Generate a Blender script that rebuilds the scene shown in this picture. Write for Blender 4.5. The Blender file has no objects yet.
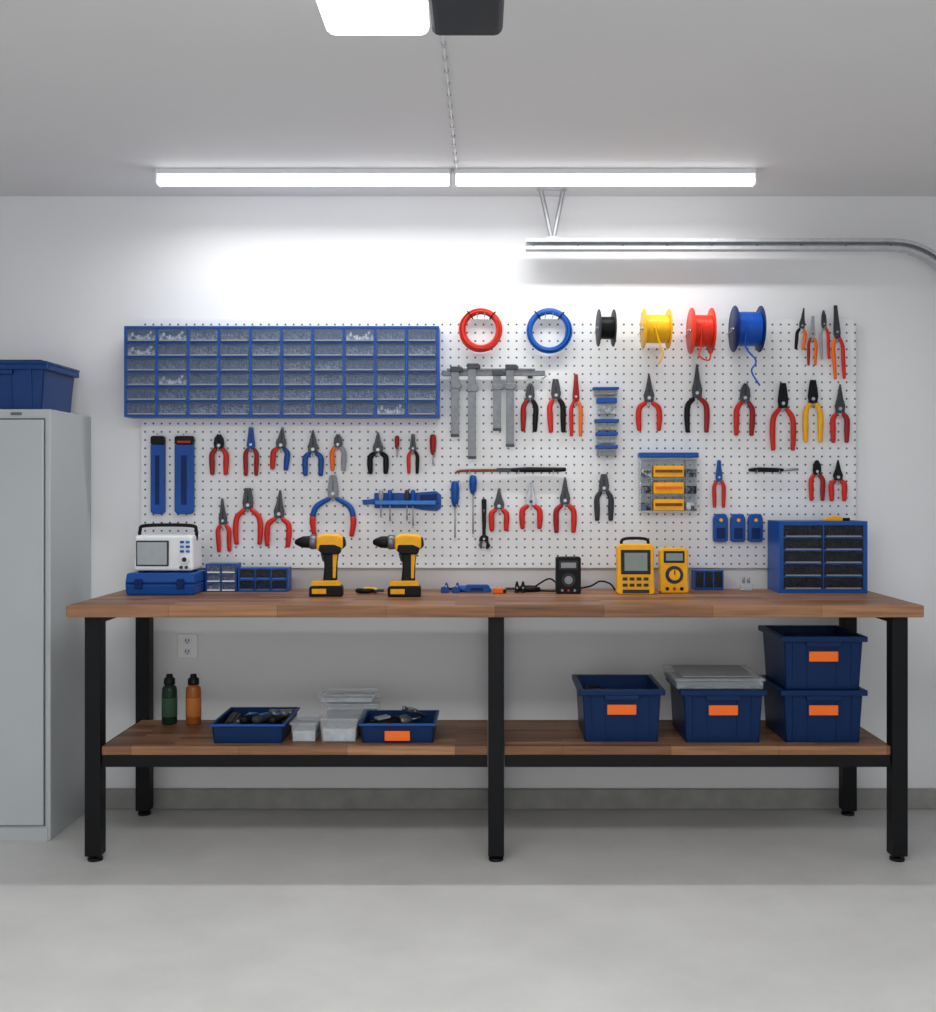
import bpy, math, random
from mathutils import Vector, Matrix
random.seed(7)
F=1133.0; CY=-4.668; CZ=1.31; VX=490.0; VY=490.0; TT=.907; ST=.409; CE=2.52
LED=4.0; LEDW=7.0; FILLW=54.0; WORLD=1.52; OPN=2.6
def sc(y): return F/(y-CY)
def P(px,py,y):
    s=sc(y); return Vector(((px-VX)/s,y,CZ-(py-VY)/s))
col=bpy.context.scene.collection
def lin(c): return tuple(((v/255)/12.92 if v/255<=.04045 else ((v/255+.055)/1.055)**2.4) for v in c)+(1,)
MC={}
def mat(name,c,rough=.5,metal=0,var=.08,scale=30,bump=0,emis=0,alpha=1,coat=0,lohi=(.3,.7)):
    if name in MC: return MC[name]
    m=bpy.data.materials.new(name); m.use_nodes=True; nt=m.node_tree; b=nt.nodes['Principled BSDF']
    b.inputs['Roughness'].default_value=rough; b.inputs['Metallic'].default_value=metal
    b.inputs['Coat Weight'].default_value=coat
    if not metal: b.inputs['Specular IOR Level'].default_value=.16 if max(c)<110 else (.28 if max(c)-min(c)>60 else .45)
    tc=nt.nodes.new('ShaderNodeTexCoord'); n=nt.nodes.new('ShaderNodeTexNoise'); n.inputs['Scale'].default_value=scale; n.inputs['Detail'].default_value=4
    nt.links.new(tc.outputs['Object'],n.inputs['Vector'])
    r=nt.nodes.new('ShaderNodeValToRGB'); L=lin(c)
    r.color_ramp.elements[0].position=lohi[0]; r.color_ramp.elements[1].position=lohi[1]
    r.color_ramp.elements[0].color=tuple(v*(1-var) for v in L[:3])+(1,); r.color_ramp.elements[1].color=tuple(min(1,v*(1+var)) for v in L[:3])+(1,)
    nt.links.new(n.outputs['Fac'],r.inputs['Fac']); nt.links.new(r.outputs['Color'],b.inputs['Base Color'])
    if bump:
        bp=nt.nodes.new('ShaderNodeBump'); bp.inputs['Strength'].default_value=bump; bp.inputs['Distance'].default_value=.002
        nt.links.new(n.outputs['Fac'],bp.inputs['Height']); nt.links.new(bp.outputs['Normal'],b.inputs['Normal'])
    if emis:
        b.inputs['Emission Color'].default_value=L; b.inputs['Emission Strength'].default_value=emis
    b.inputs['Alpha'].default_value=alpha
    MC[name]=m; return m
WALL=mat('wall_paint',(228,229,231),.6,var=.01,scale=3,bump=.05)
CEIL=mat('ceiling_paint',(222,222,223),.7,var=.01,scale=3)
CURB=mat('concrete_curb',(148,148,145),.8,var=.12,scale=14,bump=.3)
BLACKM=mat('black_powder_coat',(17,18,20),.5,var=.05)
BLK=mat('black_plastic',(18,19,21),.45)
DGR=mat('dark_grey_plastic',(52,55,60),.5)
GRY=mat('grey_plastic',(140,144,148),.5)
RED=mat('red_grip',(196,36,26),.4)
DRED=mat('dark_red_grip',(146,20,22),.4)
ORG=mat('orange_grip',(228,104,20),.4)
LBL=mat('orange_label',(240,108,32),.5,var=.03)
BLUE=mat('blue_plastic',(8,72,150),.38)
DBL=mat('dark_blue_plastic',(8,38,92),.4)
TOTE=mat('tote_blue_plastic',(6,38,80),.36,var=.06)
LBLU=mat('light_blue_plastic',(48,116,192),.4)
YEL=mat('yellow_plastic',(240,172,14),.4)
STEEL=mat('brushed_steel',(160,162,166),.32,.9,var=.15,scale=60)
CLST=mat('grey_clamp_steel',(112,115,120),.4,.6,var=.15,scale=60)
DST=mat('dark_steel',(62,64,68),.38,.7,var=.2,scale=50)
GALV=mat('galvanised_steel',(184,187,191),.4,.3,var=.1,scale=40)
CAB=mat('cabinet_grey_paint',(176,181,183),.42,var=.015,scale=5)
CABD=mat('cabinet_gap',(100,105,108),.5)
WHT=mat('white_plastic',(226,229,232),.4,var=.02)
OUTL=mat('outlet_white',(236,236,234),.35,var=.01)
CLR=mat('clear_plastic',(205,213,220),.15,alpha=.32)
CLR2=mat('clear_drawer_plastic',(128,148,182),.15,alpha=.2)
SMK=mat('smoked_drawer_plastic',(42,47,56),.2,alpha=.6)
SCR=mat('lcd_screen',(118,132,126),.2,var=.05)
SCR2=mat('scope_screen',(160,170,174),.15,var=.05)
DSCR=mat('dark_screen_frame',(34,39,43),.25)
BRN=mat('wooden_handle',(120,58,36),.5,var=.25,scale=40)
GRN=mat('dark_green_bottle',(26,46,34),.25)
AMB=mat('amber_bottle',(146,80,34),.3)
LED_M=mat('led_diffuser',(255,255,255),.4,emis=LED)
OPL=mat('lit_lens',(255,253,250),.4,emis=OPN)
CONT=[mat('drawer_contents_%s'%n,c,.5,0,var=.88,scale=sc_,lohi=(.42,.6)) for n,c,sc_ in (('screws',(94,98,106),95),('dark_parts',(48,50,58),70),('brass_parts',(96,86,76),90),('white_parts',(150,153,158),60),('mixed_parts',(70,78,94),75))]

def wood():
    m=bpy.data.materials.new('butcher_block'); m.use_nodes=True; nt=m.node_tree; b=nt.nodes['Principled BSDF']; b.inputs['Roughness'].default_value=.45; b.inputs['Specular IOR Level'].default_value=.3
    tc=nt.nodes.new('ShaderNodeTexCoord'); br=nt.nodes.new('ShaderNodeTexBrick')
    br.inputs['Scale'].default_value=1; br.inputs['Brick Width'].default_value=.38; br.inputs['Row Height'].default_value=.042; br.inputs['Mortar Size'].default_value=.0007
    br.inputs['Color1'].default_value=lin((172,128,95)); br.inputs['Color2'].default_value=lin((116,80,58)); br.inputs['Mortar'].default_value=lin((84,54,38)); br.offset=.37
    nt.links.new(tc.outputs['Object'],br.inputs['Vector'])
    mp=nt.nodes.new('ShaderNodeMapping'); mp.inputs['Scale'].default_value=(2.5,55,55); nt.links.new(tc.outputs['Object'],mp.inputs['Vector'])
    n=nt.nodes.new('ShaderNodeTexNoise'); n.inputs['Scale'].default_value=1.5; n.inputs['Detail'].default_value=6; nt.links.new(mp.outputs['Vector'],n.inputs['Vector'])
    r=nt.nodes.new('ShaderNodeValToRGB'); r.color_ramp.elements[0].position=.3; r.color_ramp.elements[1].position=.72
    r.color_ramp.elements[0].color=(.58,.54,.5,1); r.color_ramp.elements[1].color=(1.08,1.06,1.04,1)
    nt.links.new(n.outputs['Fac'],r.inputs['Fac'])
    mx=nt.nodes.new('ShaderNodeMix'); mx.data_type='RGBA'; mx.blend_type='MULTIPLY'; mx.inputs['Factor'].default_value=1
    nt.links.new(br.outputs['Color'],mx.inputs['A']); nt.links.new(r.outputs['Color'],mx.inputs['B']); nt.links.new(mx.outputs['Result'],b.inputs['Base Color'])
    return m
WOOD=wood()
def floor_m():
    m=bpy.data.materials.new('sealed_concrete'); m.use_nodes=True; nt=m.node_tree; b=nt.nodes['Principled BSDF']; b.inputs['Roughness'].default_value=.5
    tc=nt.nodes.new('ShaderNodeTexCoord')
    n=nt.nodes.new('ShaderNodeTexNoise'); n.inputs['Scale'].default_value=2.2; n.inputs['Detail'].default_value=10; n.inputs['Roughness'].default_value=.65
    nt.links.new(tc.outputs['Object'],n.inputs['Vector'])
    r=nt.nodes.new('ShaderNodeValToRGB'); r.color_ramp.elements[0].position=.3; r.color_ramp.elements[1].position=.7
    r.color_ramp.elements[0].color=lin((190,190,188)); r.color_ramp.elements[1].color=lin((206,206,204))
    nt.links.new(n.outputs['Fac'],r.inputs['Fac']); nt.links.new(r.outputs['Color'],b.inputs['Base Color'])
    bp=nt.nodes.new('ShaderNodeBump'); bp.inputs['Strength'].default_value=.12; bp.inputs['Distance'].default_value=.003
    nt.links.new(n.outputs['Fac'],bp.inputs['Height']); nt.links.new(bp.outputs['Normal'],b.inputs['Normal'])
    return m
FLOOR=floor_m()
SP=.0338
def peg_m():
    m=bpy.data.materials.new('perforated_white_board'); m.use_nodes=True; nt=m.node_tree; b=nt.nodes['Principled BSDF']; b.inputs['Roughness'].default_value=.5
    tc=nt.nodes.new('ShaderNodeTexCoord')
    def vm(op,a,v=None):
        n=nt.nodes.new('ShaderNodeVectorMath'); n.operation=op; nt.links.new(a,n.inputs[0])
        if v is not None: n.inputs[1].default_value=v
        return n
    a=vm('MULTIPLY',tc.outputs['Object'],(1/SP,0,1/SP)); f=vm('FRACTION',a.outputs[0]); s=vm('SUBTRACT',f.outputs[0],(.5,0,.5)); l=vm('LENGTH',s.outputs[0])
    lt=nt.nodes.new('ShaderNodeMath'); lt.operation='LESS_THAN'; lt.inputs[1].default_value=.125; nt.links.new(l.outputs['Value'],lt.inputs[0])
    mx=nt.nodes.new('ShaderNodeMix'); mx.data_type='RGBA'; nt.links.new(lt.outputs[0],mx.inputs['Factor'])
    mx.inputs['A'].default_value=lin((226,228,230)); mx.inputs['B'].default_value=lin((84,87,94))
    nt.links.new(mx.outputs['Result'],b.inputs['Base Color']); return m
PEG=peg_m()

class MB:
    def __init__(s): s.v=[];s.f=[];s.m=[];s.s=[];s.mats=[]
    def add(s,vs,fs,m,smooth=False):
        if m not in s.mats: s.mats.append(m)
        k=s.mats.index(m); o=len(s.v); s.v+= [tuple(v) for v in vs]
        for f in fs: s.f.append([i+o for i in f]); s.m.append(k); s.s.append(smooth)
        return s
    def fr(s,b,t,z0,z1,m):
        v=[(b[0],b[2],z0),(b[1],b[2],z0),(b[1],b[3],z0),(b[0],b[3],z0),(t[0],t[2],z1),(t[1],t[2],z1),(t[1],t[3],z1),(t[0],t[3],z1)]
        return s.add(v,[(3,2,1,0),(4,5,6,7),(0,1,5,4),(1,2,6,5),(2,3,7,6),(3,0,4,7)],m)
    def box(s,x0,x1,y0,y1,z0,z1,m): return s.fr((x0,x1,y0,y1),(x0,x1,y0,y1),z0,z1,m)
    def prism(s,poly,y0,y1,m):
        a=sum(poly[i][0]*poly[(i+1)%len(poly)][1]-poly[(i+1)%len(poly)][0]*poly[i][1] for i in range(len(poly)))
        if a<0: poly=poly[::-1]
        n=len(poly); v=[(p[0],y0,p[1]) for p in poly]+[(p[0],y1,p[1]) for p in poly]
        return s.add(v,[list(range(n)),list(range(2*n-1,n-1,-1))]+[((i+1)%n,i,i+n,(i+1)%n+n) for i in range(n)],m)
    def tube(s,pts,rs,m,n=8,flat=1,closed=False,cap=True):
        pts=[Vector(p) for p in pts]
        if not hasattr(rs,'__len__'): rs=[rs]*len(pts)
        rs=list(rs); N=len(pts); v=[];f=[]
        if cap and not closed:
            d=(pts[0]-pts[1]).normalized()*rs[0]*.4; e=(pts[-1]-pts[-2]).normalized()*rs[-1]*.4
            pts=[pts[0]+d]+pts+[pts[-1]+e]; rs=[rs[0]*.6]+rs+[rs[-1]*.6]; N+=2
        for i in range(N):
            if closed: t=pts[(i+1)%N]-pts[i-1]
            else: t=pts[min(i+1,N-1)]-pts[max(i-1,0)]
            t.normalize(); up=Vector((0,1,0)) if abs(t.y)<.9 else Vector((0,0,1))
            a=t.cross(up).normalized(); b=a.cross(t)
            for j in range(n):
                w=2*math.pi*j/n; v.append(pts[i]+a*rs[i]*math.cos(w)+b*rs[i]*flat*math.sin(w))
        for i in range(N if closed else N-1):
            k=(i+1)%N
            for j in range(n): f.append((i*n+j,i*n+(j+1)%n,k*n+(j+1)%n,k*n+j))
        if not closed: f+=[list(range(n))[::-1],[(N-1)*n+j for j in range(n)]]
        return s.add(v,f,m,True)
    def cyl(s,a,b,r,m,n=18,r2=None):
        a=Vector(a);b=Vector(b); r2=r if r2 is None else r2; t=(b-a).normalized(); up=Vector((0,1,0)) if abs(t.y)<.9 else Vector((0,0,1))
        p=t.cross(up).normalized(); q=p.cross(t); v=[]
        for c,rr in ((a,r),(b,r2)):
            for j in range(n):
                w=2*math.pi*j/n; v.append(c+p*rr*math.cos(w)+q*rr*math.sin(w))
        s.add(v,[(j,(j+1)%n,n+(j+1)%n,n+j) for j in range(n)],m,True)
        o=len(s.v)-2*n; k=s.mats.index(m)
        s.f+= [[o+j for j in range(n)][::-1],[o+n+j for j in range(n)]]; s.m+=[k,k]; s.s+=[False,False]
        return s
    def lathe(s,prof,m,n=24,ax='z',off=(0,0,0)):
        v=[];f=[]
        for r,h in prof:
            for j in range(n):
                w=2*math.pi*j/n; p=(r*math.cos(w),r*math.sin(w),h) if ax=='z' else (h,r*math.cos(w),r*math.sin(w))
                v.append((p[0]+off[0],p[1]+off[1],p[2]+off[2]))
        for i in range(len(prof)-1):
            for j in range(n): f.append((i*n+j,i*n+(j+1)%n,(i+1)*n+(j+1)%n,(i+1)*n+j))
        f+=[list(range(n))[::-1],[(len(prof)-1)*n+j for j in range(n)]]
        return s.add(v,f,m,True)
    def obj(s,name,parent=None,bevel=0,label=None,loc=(0,0,0),rot=(0,0,0),seg=2):
        me=bpy.data.meshes.new(name); me.from_pydata(s.v,[],s.f)
        for m in s.mats: me.materials.append(m)
        for p,k,sm in zip(me.polygons,s.m,s.s): p.material_index=k; p.use_smooth=sm
        import bmesh
        bm=bmesh.new(); bm.from_mesh(me); bmesh.ops.recalc_face_normals(bm,faces=bm.faces); bm.to_mesh(me); bm.free()
        o=bpy.data.objects.new(name,me); col.objects.link(o); o.location=loc; o.rotation_euler=rot
        if parent: o.parent=parent
        if label: o['label']=label
        if bevel:
            md=o.modifiers.new('bevel','BEVEL'); md.width=bevel; md.segments=seg; md.limit_method='ANGLE'; md.angle_limit=.6
        return o
def tag(o,label,cat,group=None):
    o['label']=label; o['category']=cat
    if group: o['group']=group
    return o
def thing(name,label,cat,loc,group=None,rot=(0,0,0)):
    e=bpy.data.objects.new(name,None); e.empty_display_size=.05; col.objects.link(e); e.location=loc; e.rotation_euler=rot
    return tag(e,label,cat,group)
def copything(root,loc,rot=None,label=None):
    r=root.copy(); col.objects.link(r); r.location=loc
    if rot: r.rotation_euler=rot
    if label: r['label']=label
    def rec(a,b):
        for c in a.children:
            d=c.copy(); col.objects.link(d); d.parent=b; rec(c,d)
    rec(root,r); return r
def cat(pts,rs,k=5):
    pts=[Vector(p) for p in pts]; o=[];q=[]
    for i in range(len(pts)-1):
        a,b,c,d=pts[max(i-1,0)],pts[i],pts[i+1],pts[min(i+2,len(pts)-1)]
        for j in range(k):
            t=j/k; o.append(.5*((2*b)+(c-a)*t+(2*a-5*b+4*c-d)*t*t+(3*b-a-3*c+d)*t**3)); q.append(rs[i]*(1-t)+rs[i+1]*t)
    o.append(pts[-1]); q.append(rs[-1]); return o,q
def struct(o): o['kind']='structure'; return o

# ---------------- room ----------------
XL,XR,YF=-2.75,2.15,-6.5
struct(MB().box(XL-.1,XR+.1,0,.1,-.0,CE,WALL).obj('wall_back'))
struct(MB().box(XL-.1,XL,YF,0,0,CE,WALL).obj('wall_left'))
struct(MB().box(XR,XR+.1,YF,0,0,CE,WALL).obj('wall_right'))
struct(MB().box(XL-.1,XR+.1,YF,.1,-.1,0,FLOOR).obj('floor'))
struct(MB().box(XL-.1,XR+.1,YF,.1,CE,CE+.1,CEIL).obj('ceiling'))
struct(MB().box(XL,XR,-.022,0,0,.082,CURB).obj('baseboard_back',bevel=.004))

# ---------------- ceiling lights, added fill light ----------------
def arealamp(name,loc,sx,sy,W,parent=None,spread=math.pi):
    l=bpy.data.lights.new(name,'AREA'); l.shape='RECTANGLE'; l.size=sx; l.size_y=sy; l.energy=W; l.color=(1,1,.995); l.spread=spread
    o=bpy.data.objects.new(name,l); col.objects.link(o); o.location=loc
    if parent: o.parent=parent
    return o
def fixture(x0,x1):
    a=P(x0,0,-.4).x; b=P(x1,0,-.4).x; c=(a+b)/2; w=(b-a)/2
    r=thing('linear_ceiling_light','white linear LED batten fixed to the ceiling, glowing','ceiling light',(c,-.375,CE),'LED battens on the ceiling')
    MB().box(-w,w,-.034,.034,-.02,0,WHT).obj('light_housing',r,bevel=.002)
    MB().prism([(-w+.004,-.02),(w-.004,-.02),(w-.004,-.054),(-w+.004,-.054)],-.024,.024,LED_M).obj('light_diffuser',r,bevel=.006)
    for sg in (-1,1): MB().box(sg*w-.004,sg*w+.004,-.027,.027,-.058,-.0,WHT).obj('end_cap',r,bevel=.002)
    arealamp('led_lamp',(0,0,-.056),2*w-.02,.045,LEDW,r,spread=2.85)
fixture(156,450); fixture(455,756)
arealamp('unseen_fill_light',(-.3,-3.3,CE-.01),2.6,.5,FILLW)  # unseen fill added behind the camera to brighten the room, no fixture here
x=-.125
m=MB(); m.tube([(0,-2.0,-.006),(0,-.41,-.006)],.003,WHT,6)
for i in range(16):
    yy=-2.0+i*.1
    m.box(-.006,.006,yy-.012,yy+.012,-.009,0,GALV)
tag(m.obj('ceiling_cable',loc=(x,0,CE)),'thin white cable clipped along the ceiling between light and opener','cable')
m=MB(); m.tube([(0,0,0),(.004,.05,-.03),(0,.16,-.035),(-.004,.24,-.01)],.004,RED,6)
tag(m.obj('pull_cord',loc=(-.105,-2.2,CE-.012)),'short red release cord hanging by the opener','cord')
r=thing('garage_door_opener','ceiling mounted garage door opener with glowing white lamp lens','garage door opener',(-.13,-2.28,2.338))
MB().fr((-.002,.158,-.22,.19),(-.01,.168,-.24,.2),0,.182,DGR).obj('motor_housing',r,bevel=.018,seg=3)
MB().fr((-.24,-.006,-.22,.19),(-.255,-.012,-.22,.2),0,.13,OPL).obj('lamp_lens',r,bevel=.02,seg=3,label='glowing white lamp lens')
MB().box(-.25,-.012,-.2,.19,.131,.17,WHT).obj('lamp_housing',r,bevel=.01)
for xx in (-.1,.1): MB().box(xx-.012,xx+.012,-.02,.02,.168,.182,GALV).obj('ceiling_bracket',r)

# ---------------- garage track ----------------
ty=-.12; s=sc(ty); tz=CZ+245/s; tx0=(526-VX)/s; tx1=(890-VX)/s; R=.3
r=thing('garage_door_track','galvanised steel overhead garage door track with curved end','garage door track',(tx0,ty,tz))
path=[(0,0)]+[(tx1-tx0+R*math.sin(a),-R+R*math.cos(a)) for a in [i*math.pi/24 for i in range(13)]]+[(tx1-tx0+R,-tz+.0)]
def sweep(path,n0,n1,y0,y1,mt):
    mb=MB(); v=[];f=[]
    for i,(a,b) in enumerate(path):
        p=path[max(i-1,0)];q=path[min(i+1,len(path)-1)]; t=Vector((q[0]-p[0],q[1]-p[1])).normalized(); n=(-t.y,t.x)
        for (nn,yy) in ((n0,y0),(n1,y0),(n1,y1),(n0,y1)): v.append((a+n[0]*nn,yy,b+n[1]*nn))
    for i in range(len(path)-1):
        for j in range(4): f.append((i*4+j,i*4+(j+1)%4,i*4+4+(j+1)%4,i*4+4+j))
    e=(len(path)-1)*4; f+=[(0,1,2,3),(e+3,e+2,e+1,e)]
    return mb.add(v,f,mt)
k=sweep(path,-.022,.022,.02,.023,GALV)
for a in (sweep(path,.019,.022,-.022,.02,GALV),sweep(path,-.022,-.019,-.022,.02,GALV),sweep(path,.008,.022,-.024,-.022,GALV),sweep(path,-.022,-.008,-.024,-.022,GALV)):
    k.add(a.v,a.f,GALV)
k.obj('track_channel',r)
m=MB(); X=(552-VX)/s-tx0; h=CE-tz
m.tube([(X,0,.02),(X-.045,0,h-.004)],.009,GALV,4,flat=.35); m.tube([(X+.005,0,.02),(X+.045,0,h-.004)],.009,GALV,4,flat=.35)
m.box(X-.06,X+.06,-.015,.015,h-.006,h,GALV); m.box(X-.022,X+.028,-.012,.0195,.019,.032,GALV)
m.obj('hanger_bracket',r)
for xx in [i*.18+.03 for i in range(9)]: MB().cyl((xx,.0195,0),(xx,.016,0),.005,DST,8).obj('track_bolt',r)

# ---------------- workbench ----------------
wb=thing('workbench','long workbench with butcher block top, black steel legs and lower shelf','workbench',(.0175,-.36,0))
ox,oy=.0175,-.36
MB().box(-1.498,1.498,-.355,.322,.865,.907,WOOD).obj('worktop',wb,bevel=.004)
def leg(X,y):
    l=MB().box(-.028,.028,-.03,.03,.02,.865,BLACKM).obj('leg',wb,bevel=.003,loc=(X-ox,y-oy,0))
    m=MB(); m.cyl((0,0,.0),(0,0,.010),.026,BLK,20); m.cyl((0,0,.010),(0,0,.02),.01,BLK,10); m.obj('levelling_foot',l)
for X in (-1.398,.0215,1.442): leg(X,-.655)
for X in (-1.396,.0215,1.446): leg(X,-.09)
for a,b in ((-1.366,-.0085),(.0515,1.41)):
    MB().box(a-ox,b-ox,-.322,.135,.377,.409,WOOD).obj('shelf_board',wb,bevel=.003)
    MB().box(a-ox,b-ox,-.318,-.28,.334,.376,BLACKM).obj('shelf_rail',wb,bevel=.002)
    MB().box(a-ox,b-ox,.09,.125,.335,.376,BLACKM).obj('shelf_rail',wb,bevel=.002)
for X in (-1.398,.0215,1.442):
    MB().box(X-ox-.022,X-ox+.022,-.26,.236,.335,.376,BLACKM).obj('side_rail',wb,bevel=.002)
    MB().box(X-ox-.025,X-ox+.025,-.26,.236,.84,.864,BLACKM).obj('top_rail',wb,bevel=.002)

# ---------------- metal cabinet ----------------
cx=-1.642; ch=1.612
c=thing('metal_cabinet','tall light grey steel storage cabinet with double doors','cabinet',(cx-.45,-.225,0))
hw=.45; d0=-.21; d1=.221
MB().box(-hw,hw,d0,d1,0,ch,CAB).obj('cabinet_body',c,bevel=.004)
for a,b in ((-hw+.022,-.003),(.003,hw-.022)):
    MB().box(a-.003,b+.003,d0-.003,d0,.056,ch-.034,CABD).obj('door_gap',c)
    d=MB().box(a,b,d0-.014,d0-.003,.06,ch-.04,CAB).obj('door',c,bevel=.004)
    hx=-.05 if a<-.1 else .05
    MB().box(hx-.012,hx+.012,d0-.03,d0-.014,.85,.98,DST).obj('door_handle',d,bevel=.004)
    MB().box(a+.3*(a>-.1),a+.3*(a>-.1)+.04,d0-.006,d0,ch-.022,ch-.012,CABD).obj('door_hinge',c,bevel=.001)
MB().box(-hw+.01,hw-.01,d0-.004,d0,.0,.05,CAB).obj('plinth',c)

# ---------------- totes ----------------
def tote(W,D,H,label,group,lab=True,lid=False,rim=.014):
    r=thing('storage_tote',label,'storage bin',(0,0,0),group)
    t=.004; m=MB(); hx,hy=W/2-rim,D/2-rim; bx,by=hx*.93,hy*.93
    m.fr((-bx,bx,-by,by),(-bx,bx,-by,by),0,.004,TOTE)
    for sx in (-1,1):
        q=[(sx*bx,-by,0),(sx*hx,-hy,H),(sx*hx,hy,H),(sx*bx,by,0)]; qi=[(p[0]-sx*t,p[1],p[2]) for p in q]
        m.add(q+qi,[(0,1,2,3),(4,5,6,7),(0,1,5,4),(1,2,6,5),(2,3,7,6),(3,0,4,7)],TOTE)
    for sy in (-1,1):
        q=[(-bx,sy*by,0),(-hx,sy*hy,H),(hx,sy*hy,H),(bx,sy*by,0)]; qi=[(p[0],p[1]-sy*t,p[2]) for p in q]
        m.add(q+qi,[(0,1,2,3),(4,5,6,7),(0,1,5,4),(1,2,6,5),(2,3,7,6),(3,0,4,7)],TOTE)
        for xx in (-.8,-.4,.4,.8):
            X=xx*bx; m.fr((X-.004,X+.004,sy*by-.003,sy*by+.004),(X-.004,X+.004,sy*hy-.003,sy*hy+.008),H*.05,H-.02,TOTE)
    m.obj('bin_body',r)
    m=MB(); z0=H-.02
    for (a,b,e,f) in ((-W/2,W/2,-D/2,-hy+t),(-W/2,W/2,hy-t,D/2),(-W/2,-hx+t,-hy+t,hy-t),(hx-t,W/2,-hy+t,hy-t)): m.box(a,b,e,f,z0,H,TOTE)
    m.box(-W*.2,W*.2,-D/2+.002,-hy,z0-.018,z0,TOTE)
    m.obj('bin_rim',r,bevel=.003)
    if lab:
        zc=H*.62; yf=-(by+(hy-by)*.62)-.006
        MB().box(-.052,.052,yf-.004,yf,zc-.018,zc+.018,LBL).obj('bin_label',r,bevel=.002,label='orange blank label')
    if lid:
        MB().box(-W/2-.002,W/2+.002,-D/2-.002,D/2+.002,H,H+.012,TOTE).obj('bin_lid',r,bevel=.004)
        MB().box(-W/2+.03,W/2-.03,-D/2+.03,D/2-.03,H+.012,H+.02,TOTE).obj('lid_panel',r,bevel=.004)
    return r
yf=-.65
def tx(a,b,y): return ((a+b)/2-VX)/sc(y)
W=87/sc(yf); D=.345; TH=.19
t1=tote(W,D,TH,'dark blue plastic open storage bin with orange label on shelf','dark blue bins on the lower shelf')
t1.location=(tx(580,665,yf),yf+D/2+.01,ST)
t2=copything(t1,(tx(681,767,yf),yf+D/2,ST),label='dark blue storage bin carrying a clear lidded case')
t3=copything(t1,(tx(781,868,yf),yf+D/2,ST),label='dark blue storage bin at the bottom of a stack')
t4=copything(t1,(tx(781,868,yf),yf+D/2,ST+TH+.001),label='dark blue open storage bin stacked on another bin')
for t,n in ((t1,0),(t4,1)):
    for i in range(3):
        xx=-.08+i*.075; r=thing('tool_case','black hard plastic tool case inside a blue bin','tool case',(t.location.x+xx,t.location.y+.02,t.location.z+.005),'black cases inside the bins')
        MB().box(-.033,.033,-.1,.1,0,.15-.01*i,DGR if i==1 else BLK).obj('case_body',r,bevel=.006)
        MB().tube([(-.02,0,.147-.01*i),(-.02,0,.163-.01*i),(.02,0,.163-.01*i),(.02,0,.147-.01*i)],.004,BLK).obj('handle',r)
r=thing('clear_organizer_case','flat clear plastic case with grey lid on a blue bin','organizer case',(t2.location.x-.01,t2.location.y,ST+TH))
MB().box(-.155,.155,-.155,.155,0,.03,CLR).obj('case_body',r,bevel=.006)
MB().box(-.15,.15,-.15,.15,.003,.014,CONT[1]).obj('case_contents',r)
m=MB().box(-.16,.16,-.16,.16,.03,.04,CLR); m.obj('case_lid',r,bevel=.003)
MB().box(-.13,.13,-.13,.13,.04,.044,GRY).obj('lid_panel',r,bevel=.002)
W5=.44; t5=tote(W5,.34,.172,'blue lidded storage bin on top of the grey cabinet',None,lab=False,lid=True)
t5.location=(-1.67-W5/2,-.06-.17,ch+.001)
for o in t5.children:
    o.data=o.data.copy()
    for i in range(len(o.data.materials)): o.data.materials[i]=mat('mid_blue_tote',(10,54,112),.36)
# ---------------- trays ----------------
def tray(px0,px1,yfr,D,H,label,lab):
    w=(px1-px0)/sc(yfr); r=thing('tool_tray',label,'tray',(tx(px0,px1,yfr),yfr+D/2,ST),'blue trays on the lower shelf')
    m=MB(); t=.005; h=w/2
    m.box(-h+.006,h-.006,-D/2+.006,D/2-.006,0,.005,TOTE)
    for a,b,e,f in ((-h,h,-D/2,-D/2+t),(-h,h,D/2-t,D/2),(-h,-h+t,-D/2,D/2),(h-t,h,-D/2,D/2)): m.fr((a*.97,b*.97,e*.97,f*.97),(a,b,e,f),.004,H,TOTE)
    m.obj('tray_body',r)
    m=MB()
    for a,b,e,f in ((-h-.008,h+.008,-D/2-.008,-D/2+t),(-h-.008,h+.008,D/2-t,D/2+.008),(-h-.008,-h+t,-D/2,D/2),(h-t,h+.008,-D/2,D/2)): m.box(a,b,e,f,H-.008,H,BLUE)
    m.obj('tray_rim',r,bevel=.002)
    MB().box(-.002,.002,-D/2+t,D/2-t,.005,H*.7,TOTE).obj('divider',r)
    if lab: MB().box(-.045,.045,-D/2-.012,-D/2-.004,.01,.045,LBL).obj('tray_label',r,bevel=.002,label='orange blank label')
    return r
ta=tray(212,283,-.645,.31,.07,'low blue plastic tray holding black hand tools',False)
tb=tray(361,434,-.635,.24,.07,'low blue plastic tray with orange label holding a wrench',True)
def wrench(name,L,loc,rot,mt,label,grp=None):
    r=thing(name,label,'wrench',loc,grp,rot)
    w=L*.1
    MB().prism([(-w*.35,0),(w*.35,0),(w*.55,-L*.8),(0,-L*.83),(-w*.55,-L*.8)],-.004,.004,mt).obj('handle',r,bevel=.002)
    m=MB().prism([(-w,0),(-w*.9,w),(-w*1.4,w*1.9),(-w*.9,w*2.6),(-w*.35,w*2.5),(-w*.5,w*1.3),(0,w*.8),(w*.5,w*1.0),(w*1.1,w*.9),(w*.9,0),(w*.3,-w*.5),(-w*.3,-w*.5)],-.007,.007,mt); m.obj('fixed_jaw',r,bevel=.002)
    MB().prism([(w*.15,w*1.05),(w*.9,w*1.0),(w*1.15,w*1.7),(w*.8,w*2.5),(w*.35,w*2.4),(w*.4,w*1.5)],-.005,.005,STEEL if mt is not BLK else DST).obj('sliding_jaw',r,bevel=.001)
    MB().cyl((0,-.008,w*.4),(0,.008,w*.4),w*.25,STEEL,12).obj('adjusting_screw',r)
    return r
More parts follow.
